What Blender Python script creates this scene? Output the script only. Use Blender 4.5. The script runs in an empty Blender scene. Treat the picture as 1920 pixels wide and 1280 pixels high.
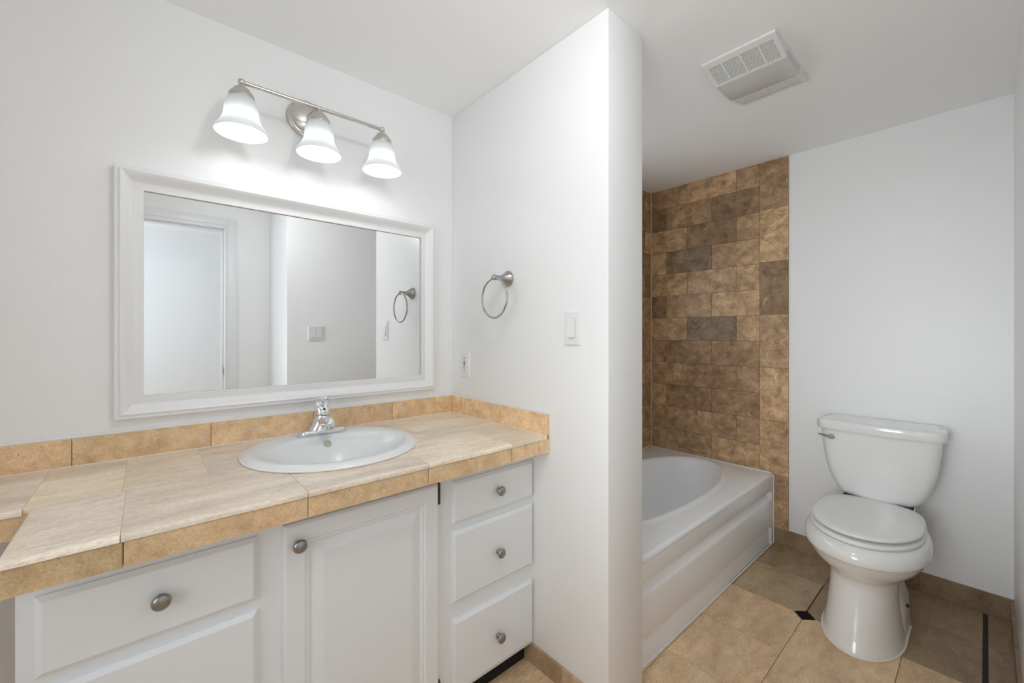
import bpy, bmesh, math, random
from mathutils import Vector, Matrix

S = bpy.context.scene
C = S.collection
random.seed(7)
PI = math.pi

# ------------------------------------------------------------------ camera, light, exposure
CAM = Vector((-1.0853, -1.6652, 1.2256))
YAW = math.radians(48.728)                 # angle of +X to the right of the view axis
F = Vector((math.cos(YAW), math.sin(YAW), 0))
cd = bpy.data.cameras.new('camera'); cam = bpy.data.objects.new('camera', cd); C.objects.link(cam)
cam.location = CAM
cam.rotation_euler = F.to_track_quat('-Z', 'Y').to_euler()
cd.sensor_width = 36.0
cd.lens = 779.35 / 1920 * 36.0
cd.shift_y = -14.0 / 1920
cd.clip_start = 0.02
S.camera = cam

S.view_settings.view_transform = 'Standard'
S.view_settings.look = 'None'
S.view_settings.gamma = 1.0
S.view_settings.use_curve_mapping = False
S.view_settings.exposure = 0.0
try:
    S.cycles.diffuse_bounces = 8
    S.cycles.max_bounces = 14
    S.cycles.sample_clamp_indirect = 6.0
    S.cycles.caustics_reflective = False
    S.cycles.caustics_refractive = False
except Exception:
    pass

world = bpy.data.worlds.new('world'); S.world = world
world.use_nodes = True
bg = world.node_tree.nodes['Background']
bg.inputs[0].default_value = (0.75, 0.85, 1.0, 1); bg.inputs[1].default_value = 0.6


def area(name, loc, direction, sx, sy, power, color, shape='RECTANGLE'):
    l = bpy.data.lights.new(name, 'AREA'); l.shape = shape
    l.size = sx
    if shape == 'RECTANGLE': l.size_y = sy
    l.energy = power; l.color = color
    o = bpy.data.objects.new(name, l); C.objects.link(o)
    o.location = loc
    o.rotation_euler = Vector(direction).to_track_quat('-Z', 'Y').to_euler()
    return o


def point(name, loc, power, color, r):
    l = bpy.data.lights.new(name, 'POINT'); l.energy = power; l.color = color; l.shadow_soft_size = r
    o = bpy.data.objects.new(name, l); C.objects.link(o); o.location = loc
    return o


BULB = 14.0                                                     # the three bulbs of the vanity light
WARM, FILL_TINT = (0.955, 0.982, 1.0), (0.885, 0.957, 1.0)
point('ceiling_lamp', (-0.60, -1.20, 2.12), 8.2, WARM, 0.06)     # room lamp above the camera
left = area('alcove_fill', (-1.975, -1.30, 1.35), (1, 0, 0), 0.8, 1.3, 6.2, FILL_TINT); left.data.spread = math.radians(130)   # fill light added for the alcove, at the left wall
beam = area('alcove_fill_low', (-1.972, -1.40, 0.95), (1, 0, 0), 0.6, 0.6, 1.1, FILL_TINT); beam.data.spread = math.radians(45)  # low narrow fill light, added to brighten the alcove
area('tub_fill', (0.75, -0.085, 1.5), (0, -1, 0), 0.75, 0.75, 2.8, FILL_TINT)  # fill light added above the tub, hidden by the partition
area('hall_daylight', (-2.44, -2.95, 1.45), (1, 0, 0), 0.9, 1.2, 21.0, (0.84, 0.93, 1.0))

# ------------------------------------------------------------------ materials
def mat(name, color, rough=0.5, metal=0.0, spec=0.5, coat=0.0, bump=None, grain=None, vary=0.1):
    m = bpy.data.materials.new(name); m.use_nodes = True
    nt = m.node_tree; b = nt.nodes['Principled BSDF']
    b.inputs['Base Color'].default_value = (*color, 1)
    b.inputs['Roughness'].default_value = rough
    b.inputs['Metallic'].default_value = metal
    b.inputs['Specular IOR Level'].default_value = spec
    b.inputs['Coat Weight'].default_value = coat
    b.inputs['Coat Roughness'].default_value = 0.05
    tc = nt.nodes.new('ShaderNodeTexCoord')
    n = nt.nodes.new('ShaderNodeTexNoise')
    n.inputs['Scale'].default_value = bump[0] if bump else 40
    n.inputs['Detail'].default_value = 3
    nt.links.new(tc.outputs['Object'], n.inputs['Vector'])
    if grain:
        mp = nt.nodes.new('ShaderNodeMapping'); mp.inputs['Scale'].default_value = grain
        nt.links.new(tc.outputs['Object'], mp.inputs['Vector']); nt.links.new(mp.outputs[0], n.inputs['Vector'])
    if bump:
        bp = nt.nodes.new('ShaderNodeBump'); bp.inputs['Strength'].default_value = bump[1]
        bp.inputs['Distance'].default_value = bump[2]
        nt.links.new(n.outputs[0], bp.inputs['Height']); nt.links.new(bp.outputs[0], b.inputs['Normal'])
    # slight roughness variation so that the finish is not perfectly even
    mr = nt.nodes.new('ShaderNodeMapRange')
    mr.inputs['To Min'].default_value = max(0.0, rough * (1 - vary)); mr.inputs['To Max'].default_value = min(1.0, rough * (1 + vary))
    nt.links.new(n.outputs[0], mr.inputs[0]); nt.links.new(mr.outputs[0], b.inputs['Roughness'])
    return m


def stone(name, dark, mid, light, rough, stretch=(1, 1, 1), scale=9.0, spots=0.5, pits=True, bump=0.25):
    """Travertine: mottled clouds, pale mineral patches and small pits; the 'tone' attribute is each tile's own tint."""
    m = bpy.data.materials.new(name); m.use_nodes = True
    nt = m.node_tree; N = nt.nodes; L = nt.links; b = N['Principled BSDF']
    tc = N.new('ShaderNodeTexCoord')
    at = N.new('ShaderNodeAttribute'); at.attribute_name = 'tone'
    sd = N.new('ShaderNodeAttribute'); sd.attribute_name = 'seed'
    add = N.new('ShaderNodeVectorMath'); add.operation = 'ADD'
    mp = N.new('ShaderNodeMapping'); mp.inputs['Scale'].default_value = stretch
    L.new(tc.outputs['Object'], mp.inputs['Vector'])
    L.new(mp.outputs[0], add.inputs[0]); L.new(sd.outputs['Vector'], add.inputs[1])

    def noise(sc, det, ro, dist=0.0):
        n = N.new('ShaderNodeTexNoise'); n.inputs['Scale'].default_value = sc
        n.inputs['Detail'].default_value = det; n.inputs['Roughness'].default_value = ro
        n.inputs['Distortion'].default_value = dist
        L.new(add.outputs[0], n.inputs['Vector']); return n
    n1 = noise(scale, 10, 0.70, 0.35)
    r1 = N.new('ShaderNodeValToRGB')
    e = r1.color_ramp.elements
    e[0].position = 0.30; e[0].color = (*dark, 1)
    e[1].position = 0.72; e[1].color = (*light, 1)
    x = e.new(0.5); x.color = (*mid, 1)
    L.new(n1.outputs[0], r1.inputs[0])
    # pale curled patches
    n2 = noise(scale * 0.9, 8, 0.66, 1.1)
    r2 = N.new('ShaderNodeMapRange'); r2.inputs['From Min'].default_value = 0.61; r2.inputs['From Max'].default_value = 0.68
    r2.inputs['To Max'].default_value = spots
    L.new(n2.outputs[0], r2.inputs[0])
    mx = N.new('ShaderNodeMix'); mx.data_type = 'RGBA'
    L.new(r2.outputs[0], mx.inputs[0]); L.new(r1.outputs[0], mx.inputs[6])
    mx.inputs[7].default_value = (min(1, light[0] * 1.25), min(1, light[1] * 1.28), min(1, light[2] * 1.33), 1)
    # fine speckle
    n3 = noise(scale * 11, 4, 0.7)
    r3 = N.new('ShaderNodeMapRange'); r3.inputs['To Min'].default_value = 0.80; r3.inputs['To Max'].default_value = 1.20
    r3.inputs['From Min'].default_value = 0.3; r3.inputs['From Max'].default_value = 0.7
    L.new(n3.outputs[0], r3.inputs[0])
    m1 = N.new('ShaderNodeMix'); m1.data_type = 'RGBA'; m1.blend_type = 'MULTIPLY'; m1.inputs[0].default_value = 1
    L.new(mx.outputs[2], m1.inputs[6]); L.new(r3.outputs[0], m1.inputs[7])
    m2 = N.new('ShaderNodeMix'); m2.data_type = 'RGBA'; m2.blend_type = 'MULTIPLY'; m2.inputs[0].default_value = 1
    L.new(m1.outputs[2], m2.inputs[6]); L.new(at.outputs['Color'], m2.inputs[7])
    n5 = noise(scale * 0.28, 4, 0.55, 0.4)
    r5 = N.new('ShaderNodeMapRange'); r5.inputs['From Min'].default_value = 0.3; r5.inputs['From Max'].default_value = 0.7
    r5.inputs['To Min'].default_value = 0.84; r5.inputs['To Max'].default_value = 1.16
    L.new(n5.outputs[0], r5.inputs[0])
    m5 = N.new('ShaderNodeMix'); m5.data_type = 'RGBA'; m5.blend_type = 'MULTIPLY'; m5.inputs[0].default_value = 1
    L.new(m2.outputs[2], m5.inputs[6]); L.new(r5.outputs[0], m5.inputs[7])
    out = m5
    if pits:
        n4 = noise(scale * 6, 2, 0.5)
        r4 = N.new('ShaderNodeMapRange'); r4.inputs['From Min'].default_value = 0.73; r4.inputs['From Max'].default_value = 0.76
        L.new(n4.outputs[0], r4.inputs[0])
        m3 = N.new('ShaderNodeMix'); m3.data_type = 'RGBA'
        L.new(r4.outputs[0], m3.inputs[0]); L.new(out.outputs[2], m3.inputs[6])
        m3.inputs[7].default_value = (dark[0] * 0.5, dark[1] * 0.5, dark[2] * 0.5, 1)
        out = m3
    L.new(out.outputs[2], b.inputs['Base Color'])
    b.inputs['Roughness'].default_value = rough
    b.inputs['Specular IOR Level'].default_value = 0.4
    bp = N.new('ShaderNodeBump'); bp.inputs['Strength'].default_value = bump; bp.inputs['Distance'].default_value = 0.002
    L.new(n3.outputs[0], bp.inputs['Height']); L.new(bp.outputs[0], b.inputs['Normal'])
    return m


def hexc(r, g, b):
    f = lambda c: (c / 255 / 12.92) if c / 255 <= 0.04045 else ((c / 255 + 0.055) / 1.055) ** 2.4
    return (f(r), f(g), f(b))


M = {}
M['wall'] = mat('white_wall_paint', (0.865, 0.868, 0.872), 0.36, bump=(85, 0.16, 0.004))
M['ceiling'] = mat('white_ceiling_paint', (0.93, 0.93, 0.93), 0.7, bump=(60, 0.05, 0.002))
M['cab'] = mat('white_cabinet_paint', (0.80, 0.825, 0.85), 0.32, bump=(30, 0.04, 0.002))
M['frame'] = mat('white_frame_lacquer', (0.83, 0.83, 0.835), 0.34, vary=0.0)
M['trim'] = mat('white_trim_paint', (0.80, 0.81, 0.82), 0.35)
M['porcelain'] = mat('white_porcelain', (0.85, 0.85, 0.84), 0.10, coat=0.4)
M['sinkpor'] = mat('cool_white_porcelain', (0.80, 0.82, 0.825), 0.22)
M['acrylic'] = mat('white_tub_acrylic', (0.92, 0.935, 0.955), 0.18, coat=0.1)
M['seat'] = mat('white_seat_plastic', (0.84, 0.84, 0.83), 0.24)
M['plastic'] = mat('white_switch_plastic', (0.82, 0.82, 0.825), 0.3)
M['fanplastic'] = mat('white_fan_plastic', (0.80, 0.80, 0.78), 0.4)
M['chrome'] = mat('polished_chrome', (0.82, 0.83, 0.85), 0.06, 1.0)
M['nickel'] = mat('brushed_nickel', (0.62, 0.59, 0.56), 0.27, 1.0, bump=(30, 0.05, 0.001), grain=(1, 1, 40))
M['satin'] = mat('satin_grey_nickel', (0.40, 0.39, 0.38), 0.25, 1.0, bump=(30, 0.05, 0.001), grain=(1, 1, 40))
M['gap'] = mat('shadow_gap_plastic', (0.30, 0.30, 0.30), 0.6)
M['pewter'] = mat('dark_brushed_nickel', (0.34, 0.33, 0.32), 0.30, 1.0, bump=(30, 0.05, 0.001), grain=(1, 1, 40))
M['black'] = mat('black_metal', (0.012, 0.012, 0.012), 0.4)
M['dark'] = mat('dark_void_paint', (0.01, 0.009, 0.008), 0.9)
M['red'] = mat('red_button_plastic', (0.30, 0.03, 0.025), 0.4)
M['slot'] = mat('dark_slot', (0.05, 0.05, 0.05), 0.6)
M['caulk'] = mat('white_caulk', (0.82, 0.82, 0.80), 0.5)
M['caulk_tan'] = mat('beige_caulk', hexc(196, 176, 138), 0.6)
M['grout'] = mat('brown_grout', hexc(158, 130, 98), 0.9)
M['grout_floor'] = mat('brown_floor_grout', hexc(120, 97, 74), 0.9)
M['grout_dark'] = mat('dark_floor_grout', hexc(52, 48, 42), 0.9)
M['grout_tan'] = mat('tan_grout', hexc(214, 194, 168), 0.9)
M['blacktile'] = mat('black_matt_tile', (0.003, 0.003, 0.003), 0.6, spec=0.15)
M['overflow'] = mat('beige_overflow_ring', hexc(190, 188, 170), 0.4)
M['counter'] = stone('tan_travertine', hexc(220, 199, 174), hexc(236, 221, 202), hexc(244, 233, 219), 0.30,
                     stretch=(0.5, 1.9, 1.9), scale=17, spots=0.35)
M['edge'] = stone('tan_travertine_edge', hexc(203, 168, 126), hexc(227, 194, 153), hexc(241, 216, 182), 0.35,
                  scale=26, spots=0.45)
M['walltile'] = stone('brown_travertine_wall', hexc(122, 98, 73), hexc(172, 144, 113), hexc(206, 180, 149), 0.32,
                      stretch=(1, 1, 1.15), scale=17, spots=0.62)
M['floortile'] = stone('brown_travertine_floor', hexc(196, 164, 128), hexc(222, 192, 155), hexc(236, 211, 178), 0.36,
                       stretch=(0.8, 1.7, 1), scale=13, spots=0.25)

# mirror
m = bpy.data.materials.new('mirror_glass'); m.use_nodes = True
b = m.node_tree.nodes['Principled BSDF']
b.inputs['Base Color'].default_value = (0.86, 0.875, 0.88, 1); b.inputs['Metallic'].default_value = 1; b.inputs['Roughness'].default_value = 0.0
M['mirror'] = m
# frosted glass shade
m = bpy.data.materials.new('frosted_white_glass'); m.use_nodes = True
nt = m.node_tree; b = nt.nodes['Principled BSDF']
b.inputs['Base Color'].default_value = (0.74, 0.755, 0.755, 1); b.inputs['Roughness'].default_value = 0.35
tr = nt.nodes.new('ShaderNodeBsdfTranslucent'); tr.inputs[0].default_value = (0.80, 0.82, 0.815, 1)
mx = nt.nodes.new('ShaderNodeMixShader'); mx.inputs[0].default_value = 0.52
nt.links.new(b.outputs[0], mx.inputs[1]); nt.links.new(tr.outputs[0], mx.inputs[2])
nt.links.new(mx.outputs[0], nt.nodes['Material Output'].inputs[0])
M['shade'] = m
# fan lens: milky translucent plastic
m = bpy.data.materials.new('milky_lens_plastic'); m.use_nodes = True
b = m.node_tree.nodes['Principled BSDF']
b.inputs['Base Color'].default_value = (0.62, 0.615, 0.60, 1); b.inputs['Roughness'].default_value = 0.22
M['lens'] = m
m = bpy.data.materials.new('lit_bulb'); m.use_nodes = True
nt = m.node_tree; nt.nodes.remove(nt.nodes['Principled BSDF'])
em = nt.nodes.new('ShaderNodeEmission'); em.inputs[0].default_value = (0.97, 0.99, 1.0, 1); em.inputs[1].default_value = BULB
nt.links.new(em.outputs[0], nt.nodes['Material Output'].inputs[0])
M['bulb'] = m

# ------------------------------------------------------------------ builders
def link(name, bm, m, parent=None, smooth=True, angle=35):
    me = bpy.data.meshes.new(name)
    bmesh.ops.recalc_face_normals(bm, faces=bm.faces[:])
    bm.to_mesh(me); bm.free()
    ms = m if isinstance(m, (list, tuple)) else [m]
    for k in ms: me.materials.append(k)
    o = bpy.data.objects.new(name, me); C.objects.link(o)
    if smooth:
        me.shade_smooth()
        me.set_sharp_from_angle(angle=math.radians(angle))
    if parent is not None:
        o.parent = parent
        o.matrix_parent_inverse = Matrix.Identity(4)
        w = parent.location.copy()
        p = parent.parent
        while p is not None:
            w = w + p.location; p = p.parent
        me.transform(Matrix.Translation(-w))
    return o


def thing(name, label, cat, loc=(0, 0, 0), group=None):
    o = bpy.data.objects.new(name, None); C.objects.link(o)
    o.empty_display_size = 0.05
    o.location = loc; o['label'] = label; o['category'] = cat
    if group: o['group'] = group
    return o


def tag(o, label, cat, group=None):
    o['label'] = label; o['category'] = cat
    if group: o['group'] = group
    return o


def struct(name, bm, m, parent=None, label=None, cat=None, **k):
    o = link(name, bm, m, parent, **k)
    if parent is None:
        o['kind'] = 'structure'
        if label: o['label'] = label
        o['category'] = cat or name.split('_')[0]
    return o


def box(bm, x0, x1, y0, y1, z0, z1, bev=0.0, seg=2):
    t = bmesh.new()
    v = [t.verts.new((x, y, z)) for x in (x0, x1) for y in (y0, y1) for z in (z0, z1)]
    for f in ((0, 1, 3, 2), (4, 6, 7, 5), (0, 4, 5, 1), (2, 3, 7, 6), (0, 2, 6, 4), (1, 5, 7, 3)):
        t.faces.new([v[i] for i in f])
    if bev > 0:
        bmesh.ops.bevel(t, geom=t.edges[:] + t.verts[:], offset=bev, segments=seg, profile=0.5, affect='EDGES')
    merge(bm, t)
    return bm


def merge(bm, t, mtx=None):
    if mtx is not None: bmesh.ops.transform(t, matrix=mtx, verts=t.verts[:])
    mp = {v: bm.verts.new(v.co) for v in t.verts}
    for f in t.faces:
        try:
            nf = bm.faces.new([mp[v] for v in f.verts]); nf.material_index = f.material_index
        except ValueError:
            pass
    t.free()


def B(*a, **k):
    return box(bmesh.new(), *a, **k)


def loft(bm, rings, close=True, cap0=False, cap1=False):
    vs = [[bm.verts.new(p) for p in r] for r in rings]
    n = len(vs[0])
    for a, b_ in zip(vs, vs[1:]):
        for i in range(n if close else n - 1):
            j = (i + 1) % n
            try: bm.faces.new((a[i], a[j], b_[j], b_[i]))
            except ValueError: pass
    if cap0: bm.faces.new(vs[0][::-1])
    if cap1: bm.faces.new(vs[-1])
    return vs


def lathe(bm, prof, origin=(0, 0, 0), axis=(0, 0, 1), n=40, sx=1.0, sy=1.0):
    """prof: list of (radius, height along axis)."""
    q = Vector((0, 0, 1)).rotation_difference(Vector(axis)) if Vector(axis).normalized() != Vector((0, 0, 1)) else None
    o = Vector(origin)
    rings = []
    for r, h in prof:
        ring = []
        for i in range(n):
            a = 2 * PI * i / n
            p = Vector((max(r, 1e-5) * math.cos(a) * sx, max(r, 1e-5) * math.sin(a) * sy, h))
            if q: p = q @ p
            ring.append(o + p)
        rings.append(ring)
    loft(bm, rings, cap0=True, cap1=True)
    return bm


def tube(bm, pts, rad, n=14, closed=False, cap=True):
    P = [Vector(p) for p in pts]
    R = rad if isinstance(rad, (list, tuple)) else [rad] * len(P)
    rings = []
    up = None
    for i, p in enumerate(P):
        if closed: t = (P[(i + 1) % len(P)] - P[i - 1]).normalized()
        else: t = (P[min(i + 1, len(P) - 1)] - P[max(i - 1, 0)]).normalized()
        if up is None:
            up = Vector((0, 0, 1)) if abs(t.z) < 0.9 else Vector((1, 0, 0))
        s = t.cross(up).normalized(); up = s.cross(t).normalized()
        rings.append([p + (s * math.cos(2 * PI * k / n) + up * math.sin(2 * PI * k / n)) * R[i] for k in range(n)])
    if closed: rings.append(rings[0])
    loft(bm, rings, cap0=cap and not closed, cap1=cap and not closed)
    if closed: bmesh.ops.remove_doubles(bm, verts=bm.verts[:], dist=1e-6)
    return bm


def uvsphere(bm, c, r, sz=(1, 1, 1)):
    t = bmesh.new(); bmesh.ops.create_uvsphere(t, u_segments=28, v_segments=18, radius=r)
    merge(bm, t, Matrix.Translation(c) @ Matrix.Diagonal((*sz, 1)))
    return bm


def tiles(name, polys, frame, m, depth, parent=None, bev=0.0012):
    """polys: list of (polygon in local (u,v), tone rgb). frame(u,v,w)->xyz; each tile a slab `depth` thick with its own tint."""
    bm = bmesh.new()
    tl = bm.loops.layers.float_color.new('tone')
    sl = bm.loops.layers.float_color.new('seed')
    rnd = random.Random(hash(name) % 1000 if False else len(polys) * 13 + 5)
    for poly, tone in polys:
        sdv = (rnd.uniform(0, 9), rnd.uniform(0, 9), rnd.uniform(0, 9), 1)
        cu = sum(p[0] for p in poly) / len(poly); cv = sum(p[1] for p in poly) / len(poly)
        ins = []
        for u, v in poly:
            d = math.hypot(u - cu, v - cv)
            ins.append((u + (cu - u) / d * bev * 1.4, v + (cv - v) / d * bev * 1.4))
        r0 = [frame(u, v, 0) for u, v in poly]
        r1 = [frame(u, v, depth - bev) for u, v in poly]
        r2 = [frame(u, v, depth) for u, v in ins]
        before = len(bm.faces)
        vs = loft(bm, [r0, r1, r2], cap1=True)
        bm.faces.ensure_lookup_table()
        for f in bm.faces[before:]:
            for lp in f.loops:
                lp[tl] = (*tone, 1); lp[sl] = sdv
    return link(name, bm, m, parent, smooth=False)


def rect(u0, u1, v0, v1, g=0.0008):
    return [(u0 + g, v0 + g), (u1 - g, v0 + g), (u1 - g, v1 - g), (u0 + g, v1 - g)]


def at(px, py, Y):
    """photo pixel -> (x, z) on the plane y = Y; used to size wall fittings from measurements of the photograph."""
    R = Vector((math.sin(YAW), -math.cos(YAW), 0))
    g = F * 779.35 + R * (px - 960); t = (Y - CAM.y) / g.y
    return CAM.x + g.x * t, CAM.z + (626 - py) * t


H = 2.25
DX = 1.682                                  # toilet wall
WE = -0.886                                 # free end of the partition
RY = -1.745                                 # right wall

# ------------------------------------------------------------------ room shell
g = bmesh.new(); box(g, -2.6, 1.95, -3.75, 0.2, -0.12, -0.006)
floor = struct('floor', g, M['grout_floor'], label='brown travertine tile floor with dark grout')
XL = [1.07 - 0.3175 * k for k in range(12, 0, -1)] + [1.07, 1.395, 1.700]
YL = [-3.315, -3.005, -2.695, -2.385, -2.075, -1.765, -1.455, -1.145, -0.845, -0.535, -0.225, 0.0]
rnd = random.Random(3)
fl = []
DI = 0.0405
for i in range(len(XL) - 1):
    for j in range(len(YL) - 1):
        x0, x1, y0, y1 = XL[i], XL[i + 1], YL[j], YL[j + 1]
        t = rnd.uniform(0.93, 1.05); tone = (t, t, t)
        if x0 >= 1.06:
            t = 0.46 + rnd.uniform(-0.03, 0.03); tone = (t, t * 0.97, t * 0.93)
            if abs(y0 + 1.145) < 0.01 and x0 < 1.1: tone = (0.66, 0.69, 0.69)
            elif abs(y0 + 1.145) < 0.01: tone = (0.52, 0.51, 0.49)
        if x0 >= 1.06 and y1 < -1.44 and y0 > -1.8:
            # the row by the right wall is cut: a strip along the wall behind a wide dark joint
            fl.append((rect(x0, x1, y0, -1.6715), tone)); continue
        if x0 >= 1.06 and abs(y1 + 1.145) < 0.01: y0 = -1.6585
        p = rect(x0, x1, y0, y1)
        q = []
        for k, (u, v) in enumerate(p):
            if abs(u - 1.07) < 0.01 and abs(v + 1.145) < 0.01:
                su = 1 if u > 1.07 else -1; sv = 1 if v > -1.145 else -1
                a = (1.07 + su * DI, v); c = (u, -1.145 + sv * DI)
                prev = p[k - 1]
                q += [c, a] if abs(prev[0] - u) < 0.01 else [a, c]
            else: q.append((u, v))
        if x0 >= 1.06 and x0 < 1.1 and abs(y0 + 1.145) < 0.01:
            q = [(u, v + 0.003 if v < -1.12 else v) for u, v in q]
        fl.append((q, tone))
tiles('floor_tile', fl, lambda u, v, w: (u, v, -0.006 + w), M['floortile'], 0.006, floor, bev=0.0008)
g = bmesh.new()
box(g, 1.072, DX - 0.002, -1.672, -1.658, -0.006, -0.0012); box(g, 1.072 + DI, 1.394, -1.1475, -1.1425, -0.0062, -0.001)
link('dark_joint', g, M['grout_dark'], floor, smooth=False)
g = bmesh.new()
dv = [(1.07, -1.145 + DI), (1.07 + DI, -1.145), (1.07, -1.145 - DI), (1.07 - DI, -1.145)]
r0 = [(1.07 + (u - 1.07) * 0.93, -1.145 + (v + 1.145) * 0.93, -0.0055) for u, v in dv]
r1 = [(x, y, 0.0) for x, y, z in r0]
loft(g, [r0, r1], cap1=True)
link('diamond_inset', g, M['blacktile'], floor, smooth=False)

struct('ceiling', B(-2.6, 1.95, -3.75, 0.2, H, H + 0.1), M['ceiling'], label='smooth white ceiling')
struct('wall_back', B(-2.6, 0.1, 0.0, 0.14, -0.006, H), M['wall'], label='white wall behind the vanity')
struct('wall_left', B(-2.14, -2.02, -2.33, 0.0, -0.006, H), M['wall'], label='white wall left of the vanity')
struct('wall_partition', B(0.0, 0.197, WE, 0.0, -0.006, H, bev=0.004, seg=2), M['wall'], label='white partition wall with towel ring and light switch')
struct('wall_far', B(DX + 0.008, 1.84, RY - 0.1, 0.1, -0.006, H), M['wall'], label='white wall behind the toilet')
struct('wall_alcove', B(0.197, DX + 0.008, -0.045, 0.14, -0.006, H), M['grout'], label='tiled wall along the back of the tub')
struct('wall_right', B(-0.312, 1.84, -2.33, RY, -0.006, H, bev=0.003), M['wall'], label='white wall right of the toilet')
# door wall behind the camera, with an opening to the hall
DXR, DXL, DZ = -0.612, -1.42, 2.075
g = bmesh.new()
box(g, DXR, 1.84, -2.45, -2.33, -0.006, H); box(g, -2.14, DXL, -2.45, -2.33, -0.006, H)
box(g, DXL, DXR, -2.45, -2.33, DZ, H)
struct('wall_front', g, M['wall'], label='white wall with the doorway, seen in the mirror')
g = bmesh.new()
for x0, x1, z0, z1 in ((DXR + 0.008, DXR + 0.066, 0, DZ + 0.066), (DXL - 0.066, DXL - 0.008, 0, DZ + 0.066), (DXL - 0.008, DXR + 0.008, DZ + 0.008, DZ + 0.066)):
    box(g, x0, x1, -2.331, -2.316, z0, z1, bev=0.003)
for x0, x1, z0, z1 in ((DXR - 0.012, DXR + 0.012, 0, DZ + 0.012), (DXL - 0.012, DXL + 0.012, 0, DZ + 0.012), (DXL + 0.012, DXR - 0.012, DZ - 0.012, DZ + 0.012)):
    box(g, x0, x1, -2.452, -2.322, z0, z1, bev=0.002)
for x0, x1, z0, z1 in ((DXR - 0.026, DXR - 0.0125, 0, DZ - 0.0125), (DXL + 0.0125, DXL + 0.026, 0, DZ - 0.0125), (DXL + 0.026, DXR - 0.026, DZ - 0.026, DZ - 0.0125)):
    box(g, x0, x1, -2.43, -2.385, z0, z1, bev=0.002)
door = struct('door_1', g, M['trim'], label='white door casing and open doorway, reflected in the mirror')
link('strike_plate', B(DXR - 0.0145, DXR - 0.0115, -2.378, -2.35, 0.90, 0.96), M['pewter'], door, smooth=False)
# hall beyond the doorway
struct('wall_hall', B(-2.6, 1.84, -3.75, -3.62, -0.006, H), M['wall'], label='pale hall wall beyond the doorway')
g = bmesh.new()
box(g, -2.6, -2.5, -3.62, -2.45, -0.006, 0.75); box(g, -2.6, -2.5, -3.62, -2.45, 2.1, H)
box(g, -2.6, -2.5, -3.62, -3.4, 0.75, 2.1); box(g, -2.6, -2.5, -2.55, -2.45, 0.75, 2.1)
struct('wall_hall_window', g, M['wall'], label='hall wall with a window')
struct('wall_hall_end', B(0.3, 0.4, -3.62, -2.45, -0.006, H), M['wall'], label='end wall of the hall')

# unseen windows added for the fill lights, left wall and over the tub (frosted panes)
M['frost'] = mat('frosted_pane', (0.85, 0.88, 0.9), 0.4)
def window(name, fr_, w, h, label):
    g = bmesh.new()
    for u0, u1, v0, v1 in ((-w / 2 - 0.05, -w / 2, -h / 2 - 0.05, h / 2 + 0.05), (w / 2, w / 2 + 0.05, -h / 2 - 0.05, h / 2 + 0.05), (-w / 2, w / 2, h / 2, h / 2 + 0.05), (-w / 2, w / 2, -h / 2 - 0.05, -h / 2)):
        loft(g, [[fr_(u0, v0, 0.0005), fr_(u1, v0, 0.0005), fr_(u1, v1, 0.0005), fr_(u0, v1, 0.0005)], [fr_(u0, v0, 0.02), fr_(u1, v0, 0.02), fr_(u1, v1, 0.02), fr_(u0, v1, 0.02)]], cap0=True, cap1=True)
    o = struct(name, g, M['trim'], label=label, smooth=False)
    g = bmesh.new(); loft(g, [[fr_(-w / 2, -h / 2, 0.002), fr_(w / 2, -h / 2, 0.002), fr_(w / 2, h / 2, 0.002), fr_(-w / 2, h / 2, 0.002)], [fr_(-w / 2, -h / 2, 0.008), fr_(w / 2, -h / 2, 0.008), fr_(w / 2, h / 2, 0.008), fr_(-w / 2, h / 2, 0.008)]], cap0=True, cap1=True)
    link('pane', g, M['frost'], o, smooth=False)
window('window_added_1', lambda u, v, d: (-2.02 + d, -1.30 + u, 1.35 + v), 0.84, 1.34, 'white framed window added in the left wall, unseen')
window('window_added_2', lambda u, v, d: (0.75 + u, -0.0535 - d, 1.5 + v), 0.78, 0.78, 'white framed window added above the tub, unseen')

# stone baseboards
def base_tiles(name, cuts, frame, tone, label):
    o = tiles(name, [(rect(a, b_, 0.0, h, 0.0006), t) for (a, b_, h), t in zip(cuts, tone)], frame, M['floortile'], 0.010)
    o['kind'] = 'structure'; o['label'] = label; o['category'] = 'baseboard'
    return o
base_tiles('baseboard_far', [(-1.148, -0.846, 0.094), (-1.458, -1.148, 0.094), (RY, -1.458, 0.094)],
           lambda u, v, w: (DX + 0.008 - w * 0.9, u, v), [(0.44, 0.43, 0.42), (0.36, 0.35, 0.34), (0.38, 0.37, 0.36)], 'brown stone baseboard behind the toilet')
base_tiles('baseboard_right', [(-0.31 + 0.3175 * k, -0.31 + 0.3175 * (k + 1), 0.09) for k in range(6)] + [(1.595, 1.672, 0.09)],
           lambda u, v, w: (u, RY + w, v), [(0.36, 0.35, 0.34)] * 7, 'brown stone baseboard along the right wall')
base_tiles('baseboard_partition', [(-0.70, -0.50, 0.072), (WE + 0.001, -0.70, 0.072)], lambda u, v, w: (0.0 - w, u, v),
           [(0.6, 0.58, 0.57), (0.72, 0.70, 0.69)], 'brown stone baseboard below the partition wall')

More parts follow.
